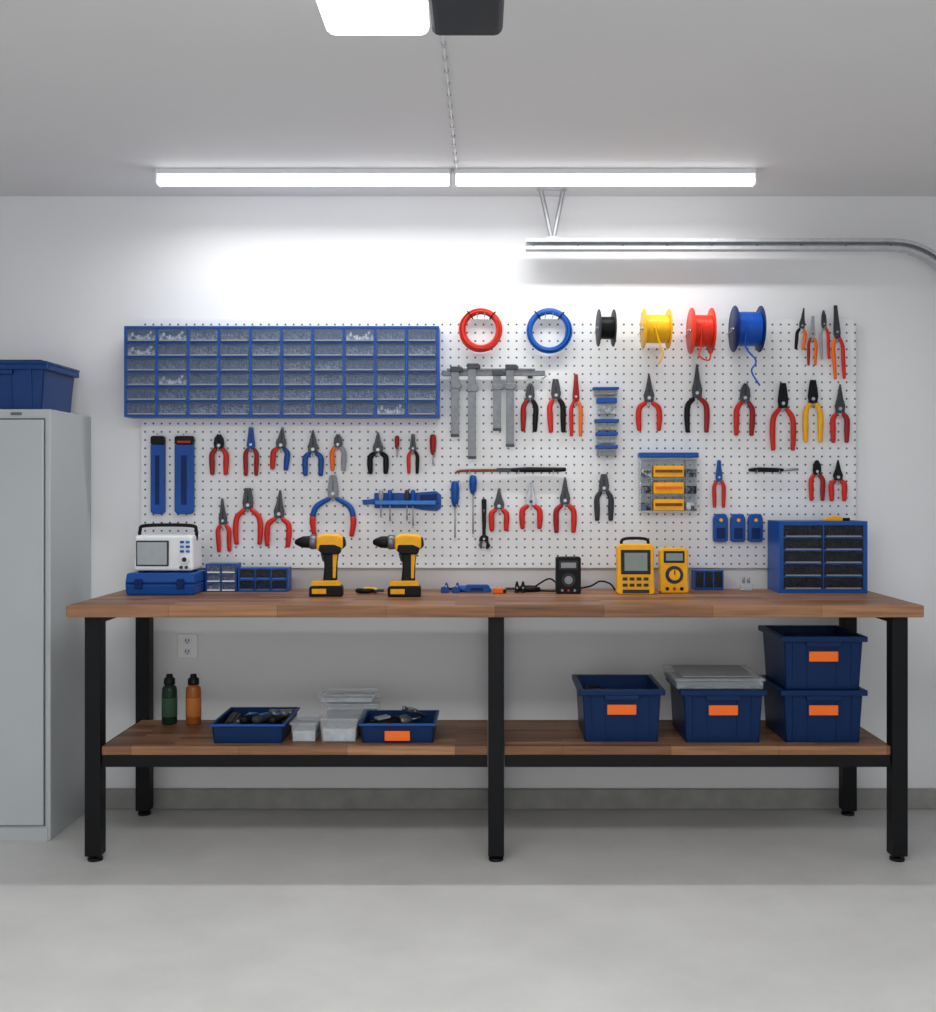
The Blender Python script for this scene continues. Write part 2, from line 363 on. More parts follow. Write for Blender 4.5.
for xx,mm,rz in ((-.088,BLK,.1),(-.038,DGR,-.1)):
    r=thing('tool_box_insert','small black plastic case lying in a blue tray','tool case',(ta.location.x+xx,ta.location.y+.0,ST+.006),None,(0,0,rz))
    MB().box(-.022,.022,-.11,.1,0,.055,mm).obj('case_body',r,bevel=.008); MB().box(-.01,.01,-.08,.07,.055,.062,GRY if mm is DGR else DGR).obj('latch',r,bevel=.002)
for i,(xx,yy,rz) in enumerate(((.015,.0,.35),(.055,.0,.3),(.095,.0,.12))):
    r=thing('socket_wrench','black handled socket wrench resting in a blue tray','wrench',(ta.location.x+xx,ta.location.y+yy,ST+.066),'socket wrenches in the tray',(-.08,0,-rz))
    MB().tube([(0,-.12,0),(0,-.02,0),(0,.0,0)],[.016,.015,.010],BLK if i!=1 else DGR,10).obj('handle',r); MB().tube([(0,0,0),(0,.09,.0)],.008,STEEL,8).obj('shaft',r)
    m=MB(); m.cyl((0,.095,-.02),(0,.095,.015),.02,CLST,16); m.cyl((0,.095,-.035),(0,.095,-.02),.012,DST,12); m.obj('ratchet_head',r)
    MB().box(-.006,.006,-.08,-.03,.013,.018,LBLU).obj('grip_inlay',r)
wrench('adjustable_wrench',.2,(tb.location.x+.045,tb.location.y+.05,ST+.082),(1.2,0,-.5),CLST,'grey steel adjustable wrench lying in a blue tray')
r=thing('hand_drill_attachment','black and grey drill attachment lying inside a blue tray','hand tool',(tb.location.x-.03,tb.location.y,ST+.045),None,(0,-.1,.5))
MB().lathe([(.02,-.09),(.028,-.08),(.03,0),(.026,.02),(.02,.03)],BLK,20,'x').obj('tool_body',r); MB().lathe([(.02,.03),(.022,.035),(.022,.06),(.014,.075),(.008,.08)],CLST,20,'x').obj('chuck',r)
MB().tube([(.08,0,0),(.115,0,0)],.004,STEEL,8).obj('drill_bit',r); MB().box(-.06,-.01,-.02,.02,.026,.034,GRY).obj('body_inlay',r,bevel=.002)
r=thing('utility_pouch','black tool pouch lying inside a blue tray','tool pouch',(tb.location.x-.09,tb.location.y-.05,ST+.006),None,(0,0,.1))
MB().box(-.025,.025,-.04,.04,0,.05,DGR).obj('pouch_body',r,bevel=.01); MB().box(-.015,.015,-.042,-.038,.01,.035,BLK).obj('pouch_pocket',r,bevel=.002)
def clearbox(px0,px1,y0,D,H,z,label,grp='clear containers on the lower shelf',ci=3):
    w=(px1-px0)/sc(y0)/2; r=thing('clear_container',label,'container',(tx(px0,px1,y0),y0+D/2,z),grp)
    MB().fr((-w*.92,w*.92,-D*.46,D*.46),(-w,w,-D/2,D/2),0,H-.008,CLR).obj('container_body',r,bevel=.004)
    MB().box(-w-.004,w+.004,-D/2-.004,D/2+.004,H-.008,H,CLR).obj('container_lid',r,bevel=.002)
    MB().fr((-w*.85,w*.85,-D*.42,D*.42),(-w*.88,w*.88,-D*.44,D*.44),.004,H*.55,CONT[ci] if ci<5 else mat('pale_parts',(186,190,194),.5,var=.25,scale=45)).obj('container_contents',r)
    return r
clearbox(291,316,-.63,.15,.072,ST,'small clear plastic container of white parts',ci=5)
clearbox(320,357,-.635,.2,.088,ST,'clear plastic lidded container of small parts',ci=5)
clearbox(326,378,-.37,.12,.09,ST,'flat clear container behind others on the shelf',ci=4)
clearbox(318,375,-.37,.13,.035,ST+.091,'flat clear lidded case stacked on a container',ci=5)

for px,mt,l in ((169.5,GRN,'dark green plastic bottle with black cap on shelf'),(193.5,AMB,'amber orange plastic bottle with black cap on shelf')):
    r=thing('bottle',l,'bottle',(P(px,0,-.3).x,-.3,ST),'bottles on the lower shelf')
    MB().lathe([(.026,0),(.029,.004),(.029,.128),(.027,.14),(.018,.15),(.016,.154)],mt).obj('bottle_body',r)
    MB().lathe([(.0295,.03),(.0297,.032),(.0297,.1),(.0295,.102)],mat('label_'+mt.name,(52,76,58) if mt is GRN else (176,104,50),.5)).obj('bottle_label',r)
    MB().lathe([(.021,.152),(.022,.155),(.021,.174),(.013,.18),(.012,.19),(.009,.192)],BLK).obj('bottle_cap',r)
q=P(188,646,0); r=thing('power_outlet','white double wall power outlet with cover plate','power outlet',(q.x,0,q.z))
MB().box(-.042,.042,-.009,0,-.05,.05,OUTL).obj('cover_plate',r,bevel=.004)
for zz in (-.022,.022):
    m=MB().box(-.016,.016,-.0115,-.008,zz-.014,zz+.014,WHT)
    for a in (-.006,.006): m.box(a-.002,a+.002,-.0125,-.0113,zz-.003,zz+.008,DGR)
    m.cyl((0,-.0125,zz-.008),(0,-.0113,zz-.008),.003,DGR,8); m.obj('socket',r,bevel=.0)

# ---------------- pegboard ----------------
py=-.028
a=P(141,568,py); b=P(856,319,py)
o=MB().box(a.x-a.x,b.x-a.x,-.004,.004,0,b.z-a.z,PEG).obj('pegboard',bevel=.001,loc=(a.x,py+.004,a.z)); tag(o,'large white perforated pegboard mounted on the wall above workbench','pegboard')
for xx in (.02,(b.x-a.x)/2,b.x-a.x-.02):
    MB().box(xx-.015,xx+.015,.004,.024,.01,b.z-a.z-.01,WHT).obj('mounting_batten',o)
hookm=None
def hook(x,z,L=.035):
    global hookm
    if hookm is None:
        m=MB(); m.tube([(0,.006,0),(0,-.028,0),(0,-.034,.003),(0,-.035,.012)],.0018,STEEL,6); 
        o=m.obj('pegboard_hook'); hookm=o
    else: o=hookm.copy(); col.objects.link(o)
    o.location=(x,py,z); o.scale=(1,L/.035,1); tag(o,'small bent steel hook plugged into the pegboard','hook','pegboard hooks')

# ---------------- pliers ----------------
YT=-.047
JW={'needle':(.42,lambda w,J:[(.0006,J),(.003,J),(w*.6,J*.42),(w,J*.12),(w*.85,-J*.14),(0,-J*.18)]),
 'comb':(.30,lambda w,J:[(.0006,J),(w*.55,J),(w*.8,J*.6),(w,.12*J),(w*.8,-.2*J),(0,-.26*J)]),
 'diag':(.28,lambda w,J:[(.0006,J*.96),(w*.25,J),(w*.85,J*.6),(w,.1*J),(w*.7,-.3*J),(0,-.32*J)]),
 'strip':(.36,lambda w,J:[(.0006,J),(w*.5,J*.98),(w*.65,J*.6),(w*.9,.2*J),(w,-.08*J),(w*.5,-.26*J),(0,-.28*J)])}
CN={RED:'red',DRED:'dark red',ORG:'orange',BLUE:'blue',BLK:'black',YEL:'yellow',GRY:'grey',LBLU:'light blue',DGR:'dark grey'}
KN={'needle':('needle_nose_pliers','needle nose pliers'),'comb':('combination_pliers','combination pliers'),'diag':('diagonal_cutters','diagonal cutters'),'strip':('wire_strippers','wire strippers')}
def pliers(px,y0,y1,wpx,kind,jm,c1,c2=None,tilt=0,op=.0,pf=None,tip=None,hr=.16):
    c2=c2 or c1; s=sc(YT); L=(y1-y0)/s; f,fn=JW[kind]; f=pf or f; J=L*f; H=L-J; W=wpx/s; w=min(max(W*.28,.010),.022)
    n,kn=KN[kind]
    cl=CN[c1] if c1 is c2 else CN[c1]+' and '+CN[c2]
    r=thing(n,kn+' with '+cl+' grips on pegboard','pliers',P(px,y0+(y1-y0)*f,YT),None,(0,tilt,0))
    ph=fn(w,J)
    for sg,y in ((-1,-.003),(1,.0)):
        m=MB(); ca,sa=math.cos(op*sg),math.sin(op*sg)
        pl=[(sg*x,z) for x,z in ph]; pl=[(x*ca+z*sa,-x*sa+z*ca) if z>0 else (x,z) for x,z in pl]
        m.prism(pl,y-.002,y+.005,jm)
        m.tube([(sg*w*.45,0,-.1*J),(sg*w*.75,0,-.12*J-.06*H),(sg*W*.30,0,-.26*H)],[w*.35,w*.28,.005],jm,8,.45)
        m.obj('jaw',r,bevel=.0012)
    rr=min(W*hr,.0115)
    for sg,c in ((-1,c1),(1,c2)):
        pts,rs=cat([(sg*w*.62,0,-.06*H-.12*J),(sg*W*.36,0,-.3*H),(sg*(W*.5-rr*.9),0,-.6*H),(sg*(W*.44-rr*.6),0,-.97*H)],[rr*.75,rr,rr*1.05,rr*.8])
        m=MB()
        if tip:
            k=int(len(pts)*.6); m.tube(pts[:k+1],rs[:k+1],c,10,.62); m.tube(pts[k:],[q*1.05 for q in rs[k:]],tip,10,.65)
        else: m.tube(pts,rs,c,10,.62)
        m.obj('grip',r,label=CN[c]+' grip' if c1 is not c2 else None)
    MB().cyl((0,-.0075,0),(0,.007,0),w*.32,STEEL if jm is not STEEL else DST,14).obj('pivot_bolt',r)
    q=P(px,y0+(y1-y0)*f,YT); hook(q.x,q.z-.34*J-.004)
    return r
for a in [
 (530,383,432,17,'diag',DST,DRED,BLK,.03),(556,379,433,18,'comb',DST,RED,BLK,-.03),(576,374,437,13,'strip',DRED,RED,ORG),
 (649,374,431,26,'needle',DST,RED),(697,364,433,25,'needle',DST,BLK,DRED),(745,383,436,21,'diag',DST,RED,DRED,.03),
 (783,383,451,26,'comb',BLK,RED),(813,380,443,20,'comb',BLK,YEL),(840,384,443,19,'needle',DST,RED,DRED),
 (219,434,475,19,'diag',BLK,DRED,RED),(251,427,476,15,'strip',BLUE,DRED,DRED),(281,427,470,19,'needle',DST,RED,BLUE,.08),
 (313,430,476,21,'needle',DST,BLUE),(338,434,471,16,'diag',DST,ORG,GRY),(378,432,474,21,'needle',DST,BLK),(413,434,474,12,'strip',DST,RED,BLK),
 (223,498,552,15,'needle',DST,RED,None,-.04),(248,488,545,30,'comb',DST,RED),(279,490,547,27,'needle',DST,RED,None,.05),
 (499,488,531,20,'needle',DST,RED),(531,482,529,23,'needle',STEEL,RED),(565,477,533,23,'needle',DST,DRED,RED),(604,474,521,19,'comb',DST,DGR),
 (719,460,508,13,'strip',BLUE,RED),(817,460,501,16,'diag',BLK,RED,DRED),(838,460,501,18,'needle',BLK,RED),
 (802,308,350,11,'needle',DST,BLK,ORG,.1),(812.5,316,366,10,'strip',STEEL,DRED,ORG,.02),(824,310,360,10,'diag',DST,GRY,RED,-.04),(837,305,380,13,'strip',DST,ORG,RED,-.06)]:
    pliers(*a)
pliers(333,475,537,46,'comb',CLST,BLUE,BLUE,tip=RED,hr=.14)

def driver(px,y0,y1,mt,hf=.45,w=7,label=None,y=None,hk=True):
    y=YT if y is None else y
    s=sc(y); L=(y1-y0)/s; h=L*hf; rr=w/2/s
    r=thing('screwdriver',label or (CN[mt]+' handled screwdriver hanging on the pegboard'),'screwdriver',P(px,y0,y),None,(0,0,0))
    pts,rs=cat([(0,0,-.002),(0,0,-h*.3),(0,0,-h*.75),(0,0,-h*.95)],[rr*.8,rr,rr*.85,rr*.55],4)
    MB().tube(pts,rs,mt,8).obj('handle',r)
    m=MB(); m.tube([(0,0,-h*.9),(0,0,-L*.94)],.003,STEEL,8); m.box(-.004,.004,-.001,.001,-L,-L*.93,STEEL); m.obj('shaft',r)
    if hk: q=P(px,y0,YT); hook(q.x+.006,q.z-h*.99-.003)
driver(397,436,458,DRED,.6,5); driver(433,435,466,DRED,.65,7); driver(455,482,541,BLUE,.42,9); driver(473,476,537,BLUE,.3,8)
q=P(484,537,YT); wrench('adjustable_wrench',.19,(q.x,YT,q.z+.0),(0,math.pi,0),BLK,'small black adjustable wrench hanging on the pegboard'); hook(q.x,q.z+.1)
for x0,x1,c in ((151,165,BLK),(175,194,RED)):
    w=(x1-x0)/2/sc(YT); q=P((x0+x1)/2,436,YT); H=78/sc(YT)
    r=thing('level_holster','flat blue hanging plastic sheath with dark top band','tool sheath',q,'blue sheaths on the pegboard')
    m=MB().prism([(-w,-.035),(w,-.035),(w,-H+.01),(w-.01,-H),(-w+.01,-H),(-w,-H+.01)],-.01,.012,BLUE); m.obj('sheath_body',r,bevel=.003)
    MB().prism([(-w,-.034),(w,-.034),(w,-.006),(w-.006,0),(-w+.006,0),(-w,-.006)],-.009,.011,BLK).obj('sheath_cap',r,bevel=.002)
    MB().box(-w*.7,w*.7,-.012,-.009,-.028,-.02,c).obj('sheath_strap',r)
    MB().box(-w*.3,w*.3,-.012,-.0095,-H*.88,-H*.25,DBL).obj('sheath_slot',r,bevel=.001)
    hook(q.x,q.z-.002)

q=P(442,375,-.05); X1=P(545,0,-.05).x-q.x
r=thing('steel_holder_rail','horizontal steel rail holding bar clamps on the pegboard','tool rail',q)
m=MB(); m.box(0,X1,-.006,.006,-.004,.018,CLST); m.box(.02,X1-.04,-.012,-.006,.018,.026,CLST); m.obj('rail_bar',r,bevel=.002)
for xx in (.05,X1-.06): MB().box(xx-.01,xx+.01,.006,.021,-.012,.02,DST).obj('rail_bracket',r,bevel=.002)
MB().tube([(X1-.005,0,.004),(X1+.004,-.012,-.004),(X1-.012,-.02,-.016)],.004,STEEL).obj('rail_end_hook',r)
for px,y0,y1,w in ((455,368,436,8),(472,365,458,8),(497,372,430,8),(510,366,446,8)):
    q=P(px,y0,-.072); L=(y1-y0)/sc(-.072); h=w/2/sc(-.072)
    r=thing('bar_clamp','slim steel bar clamp hanging from a rail','clamp',q,'steel bar clamps on the rail')
    MB().box(-h,h,-.004,.004,-L,-.0,CLST).obj('clamp_bar',r,bevel=.001)
    MB().prism([(-h-.003,.006),(h+.008,.006),(h+.018,-.002),(h+.018,-.012),(h+.002,-.016),(-h-.003,-.016)],-.008,.008,DST).obj('fixed_jaw',r,bevel=.002)
    z=-L*.25
    MB().prism([(-h-.002,z+.01),(h+.004,z+.01),(h+.012,z+.004),(h+.012,z-.004),(h+.003,z-.014),(-h-.002,z-.014)],-.007,.007,CLST).obj('sliding_jaw',r,bevel=.002)
    MB().box(-h-.001,h+.001,-.006,.006,-L-.004,-L+.008,DST).obj('end_stop',r,bevel=.001)

q=P(455,471,YT); s=sc(YT); r=thing('long_handled_file','long thin file with black handle resting on hooks','file',q)
pts,rs=cat([(0,0,-.01),(.02,0,.0),(.1,0,.002),(.2,0,.003)],[.003,.005,.006,.006]); MB().tube(pts,rs,BRN,8).obj('blade',r)
MB().box(.17,.24,-.006,.006,-.004,.012,DST).obj('ferrule',r,bevel=.002)
pts,rs=cat([(.23,0,.004),(.3,0,.005),(.4,0,.005),(.45,0,.006)],[.008,.011,.01,.008]); MB().tube(pts,rs,BLK,10).obj('handle',r)
for d in (.06,.26,.4): hook(q.x+d,q.z-.01)
q=P(749,470,YT); r=thing('slim_black_tool','slim black and steel tool lying across hooks','hand tool',q)
pts,rs=cat([(0,0,0),(.04,0,.001),(.11,0,0),(.14,0,-.0)],[.006,.01,.009,.006]); MB().tube(pts,rs,BLK,10).obj('handle',r); MB().tube([(.14,0,0),(.2,0,.003)],.005,STEEL,8).obj('shaft',r)
for d in (.03,.12): hook(q.x+d,q.z-.013)
# blue holder rail with small drivers
q=P(402,503,YT); k=1/s
def pk(L): return [((a-402)*k,(503-b)*k) for a,b in L]
r=thing('blue_tool_rack','flat blue plastic rack holding small screwdrivers on pegboard','tool rack',q)
MB().prism(pk([(362,500),(374,499),(374,493),(412,493),(436,491),(441,495),(441,508),(437,511),(422,510),(412,508),(374,508),(374,504),(363,505)]),.006,.019,BLUE).obj('rack_plate',r,bevel=.003)
MB().box(-28*k,36*k,-.034,.006,.004,.010,BLUE).obj('rack_shelf',r,bevel=.002)
MB().box(-26*k,34*k,-.036,-.033,-.006,.010,LBLU).obj('rack_lip',r,bevel=.001)
MB().prism(pk([(420,495),(437,494),(437,501),(420,502)]),.003,.006,DBL).obj('rack_panel',r)
for px,y1,mt in ((381,518,GRY),(390,523,BLUE),(407,522,DGR),(413,528,BLUE)): driver(px,490,y1,mt,.42,5,CN[mt]+' handled small screwdriver held in a blue rack',y=YT-.018,hk=False)

def coil(px,py_,R,c,label):
    q=P(px,py_,-.055); s=sc(-.055); R=R/s; r=thing('wire_coil',label,'wire coil',q,'wire coils on the pegboard'); m=MB()
    for i in range(11):
        a=i*2.4; rr=R-.015+.011*math.cos(a)*(.5+.5*(i%3)/2); yy=.011*math.sin(a); cx_,cz_=random.uniform(-.003,.003),random.uniform(-.003,.003); e=random.uniform(.97,1.02)
        m.tube([(cx_+rr*e*math.cos(t),yy,cz_+rr*math.sin(t)) for t in [2*math.pi*j/48 for j in range(48)]],.0038,c,6,closed=True)
    m.obj('wire_bundle',r)
    for t in (2.2,.9):
        m=MB(); ca,sa=math.cos(t),math.sin(t); cc=R-.014
        m.tube([(ca*(cc+.019*math.cos(u)),.018*math.sin(u),sa*(cc+.019*math.cos(u))) for u in [2*math.pi*j/14 for j in range(14)]],.0025,BLK,5,closed=True); m.obj('cable_tie',r)
    for dx in (-.015,.015): hook(q.x+dx,q.z+R-.036,.045)
coil(481,330,22,mat('red_wire',(202,46,28),.4),'coil of red wire hanging on the pegboard'); coil(549,331,23,mat('blue_wire',(18,84,168),.4),'coil of blue wire hanging on the pegboard')
def spool(px,py_,W,H,wc,fc,label,tail,rz=.35,core=.8):
    y=-.132; s=sc(y); q=P(px,py_,y); w=W/2/s; R=H/2/s
    r=thing('wire_spool',label,'wire spool',q,'wire spools on the pegboard',(0,0,rz))
    for sg in (-1,1): MB().lathe([(.008,sg*w-.0015),(R,sg*w-.0015),(R+.0008,sg*w),(R,sg*w+.0015),(.008,sg*w+.0015)],fc,32,'x').obj('spool_flange',r)
    pr=[(.006,-w+.001)]; n=9
    for i in range(n):
        z0=-w+.002+(2*w-.004)*i/n; z1=-w+.002+(2*w-.004)*(i+1)/n; pr+=[(R*core-.0025,z0+.0002),(R*core,(z0+z1)/2),(R*core-.0025,z1-.0002)]
    pr+=[(.006,w-.001)]
    MB().lathe(pr,wc,28,'x').obj('wound_wire',r)
    if tail:
        pts,rs=cat([(-w*.3,-R*core,0)]+[(a/s,-R*core-.004-.004*math.sin(i*2),-b/s) for i,(a,b) in enumerate(tail)],[.0035]*(len(tail)+1),6); MB().tube(pts,rs,wc,6).obj('loose_wire_end',r)
    MB().tube([(-w-.012,0,0),(w+.012,0,0)],.005,STEEL,8).obj('axle_rod',r)
    hook(q.x-w-.008,q.z-.007,.115); hook(q.x+w+.008,q.z-.007,.115)
YW=mat('yellow_wire',(236,180,16),.4); RW=mat('orange_red_wire',(214,50,26),.4); BW=mat('bright_blue_wire',(8,76,176),.4)
spool(606,328,15,37,BLK,DGR,'small spool of black wire on the pegboard',None,.06,.62)
spool(656,329,25,40,YW,YW,'spool of yellow wire with loose end on the pegboard',[(0,14),(4,26),(0,36)],.04,.72)
spool(701,331,20,46,RW,RW,'spool of red wire with loose end on the pegboard',[(-4,18),(-6,27),(4,31),(6,22)],.04,.7)
spool(747,329,26,46,BW,DBL,'spool of blue wire with long loose end on the pegboard',[(-6,20),(4,34),(0,44),(8,58)],.03,.75)

# ---------------- drawers ----------------
def drawer_parts(w,h,d,cm,clear,knob):
    t=.002
    m=MB(); m.box(-w,w,-.002,0,-h,h,clear); m.box(-w,w,0,d,-h,-h+t,clear); m.box(-w,-w+t,0,d,-h+t,h*.8,clear); m.box(w-t,w,0,d,-h+t,h*.8,clear); m.box(-w+t,w-t,d-t,d,-h+t,h*.8,clear)
    c=MB(); n=9
    for i in range(n):
        a=-w+t+.001+(2*w-2*t-.002)*i/n; b=-w+t+.001+(2*w-2*t-.002)*(i+1)/n; y0=random.uniform(.001,.008)
        c.fr((a,b,y0,d-t-.002),(a+.002,b-.002,y0+.004,d-t-.004),-h+t+.0005,h*random.uniform(-.15,.75),cm)
    k=MB(); k.box(-w*.9,w*.9,-.008,-.002,-h,-h+.005,knob)
    return m,c,k
def cabinet(name,label,catg,loc,W,H,D,nc,nr,bm,gap,side,clear,knob,rot=(0,0,0)):
    r=thing(name,label,catg,loc,None,rot); m=MB(); g=gap; cw=(W-2*side-(nc-1)*g)/nc; rh=(H-2*side-(nr-1)*g)/nr
    m.box(-W/2,W/2,D-.004,D,0,H,bm)
    m.box(-W/2,W/2,0,D-.004,0,side,bm); m.box(-W/2,W/2,0,D-.004,H-side,H,bm)
    m.box(-W/2,-W/2+side,0,D-.004,side,H-side,bm); m.box(W/2-side,W/2,0,D-.004,side,H-side,bm)
    for i in range(1,nc): xx=-W/2+side+i*cw+(i-1)*g; m.box(xx,xx+g,0,D-.004,side,H-side,bm)
    for i in range(1,nr): zz=side+i*rh+(i-1)*g; m.box(-W/2+side,W/2-side,.001,D-.004,zz,zz+g,bm)
    m.obj('organizer_frame',r)
    var=[]
    for cm in CONT+CONT[:2]+CONT[4:]+CONT[1:2]:
        var.append([p.obj('tmp') for p in drawer_parts(cw/2-.001,rh/2-.001,D*.7,cm,clear,knob)])
    for i in range(nc):
        for j in range(nr):
            v=random.choice(var)
            X=-W/2+side+cw/2+i*(cw+g); Z=side+rh/2+j*(rh+g)
            d=bpy.data.objects.new('drawer',v[0].data); col.objects.link(d); d.parent=r; d.location=(X,.003,Z)
            for nm,vv in (('drawer_contents',v[1]),('drawer_pull',v[2])):
                c=bpy.data.objects.new(nm,vv.data); col.objects.link(c); c.parent=d
    for v in var:
        for o in v: bpy.data.objects.remove(o)
    return r
yo=-.135; so=sc(yo); W=315/so; H=91/so; q=P(281.5,417,yo)
cabinet('small_parts_organizer','wide blue wall organizer with rows of small clear drawers','parts organizer',q,W,H,.104,10,6,BLUE,.007,.009,CLR2,GRY)
yo=-.245; so=sc(yo); W=88/so; H=(592-520)/so
q=Vector((P(823.5,0,yo).x,yo,TT))
o=cabinet('drawer_organizer','blue benchtop organizer with smoked clear drawers','parts organizer',q,W,H,.19,2,5,BLUE,.005,.016,SMK,GRY)
r=thing('yellow_hand_tool','small yellow and black tool lying on the blue organizer','hand tool',(q.x+.07,q.y+.06,TT+H))
MB().prism([(-.05,0),(.02,0),(.02,.014),(-.01,.02),(-.05,.008)],-.015,.015,YEL).obj('tool_body',r,bevel=.002); MB().box(.02,.05,-.01,.01,0,.012,BLK).obj('tool_tip',r,bevel=.002)
yo=-.19; so=sc(yo)
cabinet('small_drawer_box','small white and blue drawer box standing on the bench','parts organizer',(P(221,0,yo).x,yo,TT),31/so,28/so,.09,2,3,BLUE,.003,.004,CLR2,WHT)
cabinet('small_drawer_box','low dark blue drawer box standing on the bench','parts organizer',(P(263,0,yo).x,yo,TT),50/so,24/so,.08,3,2,BLUE,.005,.006,SMK,LBLU)
cabinet('small_drawer_box','small blue drawer box beside the yellow meters','parts organizer',(P(709,0,-.12).x,-.12,TT),29/248,20/248,.07,3,1,BLUE,.005,.005,SMK,BLUE)
r=thing('connector_block','small white plastic connector standing on the bench','connector',(P(746,0,-.13).x,-.13,TT))
MB().box(-.022,.022,-.015,.015,0,.03,CLR).obj('connector_body',r,bevel=.003)
for a in (-.01,.01): MB().cyl((a,0,.03),(a,0,.055),.006,GRY,10).obj('connector_pin',r)

def wbin(x0,x1,y0,y1,ci,lid=True):
    y=-.075; s=sc(y); q=P((x0+x1)/2,y1,y); w=(x1-x0)/2/s; h=(y1-y0)/s
    r=thing('hanging_parts_bin','small blue and clear parts bin hung on the pegboard','parts bin',q,'small bins on the pegboard')
    MB().prism([(-w,h*.68),(w,h*.68),(w,h),(-w,h)],-.005,.044,BLUE).obj('bin_lid',r,bevel=.002)
    MB().box(-w*.92,w*.92,0,.044,0,h*.67,CLR).obj('bin_body',r,bevel=.002)
    MB().box(-w*.84,w*.84,.004,.04,.002,h*.5,CONT[ci]).obj('bin_contents',r)
for a in ((593,619,387,395,1),(597,617,398,414,3),(595,619,419,430,0),(596,618,432,443,0),(596,618,445,456,1)): wbin(*a)
y=-.09; s=sc(y); q=P(669,512,y); w=29/s; h=62/s
r=thing('wall_parts_case','clear wall case with blue top holding yellow boxes','parts organizer',q)
m=MB(); m.box(-w,w,0,.056,0,.004,CLR); m.box(-w,-w+.004,0,.056,.004,h*.85,CLR); m.box(w-.004,w,0,.056,.004,h*.85,CLR); m.box(-w+.004,w-.004,.053,.056,.004,h*.85,CLR)
for f in (.27,.54): m.box(-w+.004,w-.004,0,.052,h*f,h*f+.003,CLR)
for xx in (-.07,.07): m.box(xx-.001,xx+.001,0,.052,.004,h*.84,CLR)
m.obj('case_body',r)
MB().box(-w-.003,w+.003,-.004,.056,h*.88,h*.96,BLUE).obj('case_lid',r,bevel=.003)
for i in range(3):
    zz=.006+h*.27*i
    MB().box(-.062,.062,.004,.045,zz,zz+.046,YEL).obj('yellow_box',r,bevel=.003,label='yellow small parts box')
    m=MB().box(-.055,.055,.001,.004,zz+.018,zz+.03,ORG if i%2 else BRN); m.obj('box_label',r)
    for sg in (-1,1): MB().box(sg*.092-.02,sg*.092+.02,.006,.045,zz,zz+.032,CONT[(0,3,4)[(i+sg)%3]]).obj('case_contents',r)
for px in (721,738.5,756):
    y=-.06; s=sc(y); q=P(px,542,y); r=thing('blue_tool_holder','small blue plastic holder with yellow dot on pegboard','tool holder',q,'blue holders on the pegboard')
    w=7.2/s; h=28/s
    MB().prism([(-w,.006),(-w+.006,0),(w-.006,0),(w,.006),(w,h-.02),(w-.008,h),(-w+.008,h),(-w,h-.02)],0,.03,BLUE).obj('holder_body',r,bevel=.004)
    MB().cyl((0,-.004,h*.78),(0,.0,h*.78),.007,YEL,14).obj('yellow_dot',r); MB().box(-w*.6,w*.6,-.003,0,h*.12,h*.5,DBL).obj('holder_slot',r,bevel=.001)

# ---------------- scope ----------------
yo=-.33; so=sc(yo); q=Vector((P(160,0,yo).x,yo,TT)); w=35/so
r=thing('equipment_case','blue plastic carrying case under the white instrument','carrying case',q)
ch_=22/so
MB().fr((-w+.004,w-.004,0,.19),(-w,w,-.004,.2),0,ch_*.5,BLUE).obj('case_base',r,bevel=.006); MB().fr((-w,w,-.004,.2),(-w+.006,w-.006,.0,.195),ch_*.54,ch_,BLUE).obj('case_top',r,bevel=.006)
MB().box(-w+.002,w-.002,.0,.196,ch_*.48,ch_*.56,DBL).obj('case_seam',r)
for xx in (-.08,.08): MB().box(xx-.014,xx+.014,-.012,-.003,ch_*.3,ch_*.75,DBL).obj('latch',r,bevel=.002)
r=thing('bench_oscilloscope','white portable oscilloscope with grey screen and black handle','test instrument',(P(163,0,-.3).x,-.3,TT+ch_+.001))
s=sc(-.3); w=30/s; h=37/s
MB().fr((-w,w,0,.15),(-w+.004,w-.004,.008,.14),0.006,h,WHT).obj('instrument_body',r,bevel=.01,seg=3)
for xx in (-w+.03,w-.03): MB().box(xx-.012,xx+.012,.01,.13,0,.007,BLK).obj('rubber_foot',r)
MB().box(-w+.012,.022,-.004,.004,.024,h-.02,DGR).obj('screen_bezel',r,bevel=.003); MB().box(-w+.018,.016,-.006,-.003,.030,h-.026,SCR2).obj('screen',r)
m=MB(); m.cyl((w-.03,-.014,.05),(w-.03,.004,.05),.015,WHT,20); m.cyl((w-.03,-.016,.05),(w-.03,-.014,.05),.009,DGR,16); m.obj('knob',r)
for i in range(2):
    for j in range(3): MB().box(w-.05+i*.022,w-.036+i*.022,-.002,.006,h-.03-j*.018,h-.021-j*.018,LBLU if (i+j)%2 else BLUE).obj('button',r,bevel=.001)
for a in (w-.045,w-.025): MB().cyl((a,-.008,.02),(a,.004,.02),.006,DST,12).obj('probe_socket',r)
pts,rs=cat([(-w+.006,.07,h-.02),(-w+.006,.07,h+.018),(-w+.03,.07,h+.036),(w-.03,.07,h+.036),(w-.006,.07,h+.018),(w-.006,.07,h-.02)],[.007]*6); MB().tube(pts,rs,BLK,8).obj('handle',r)

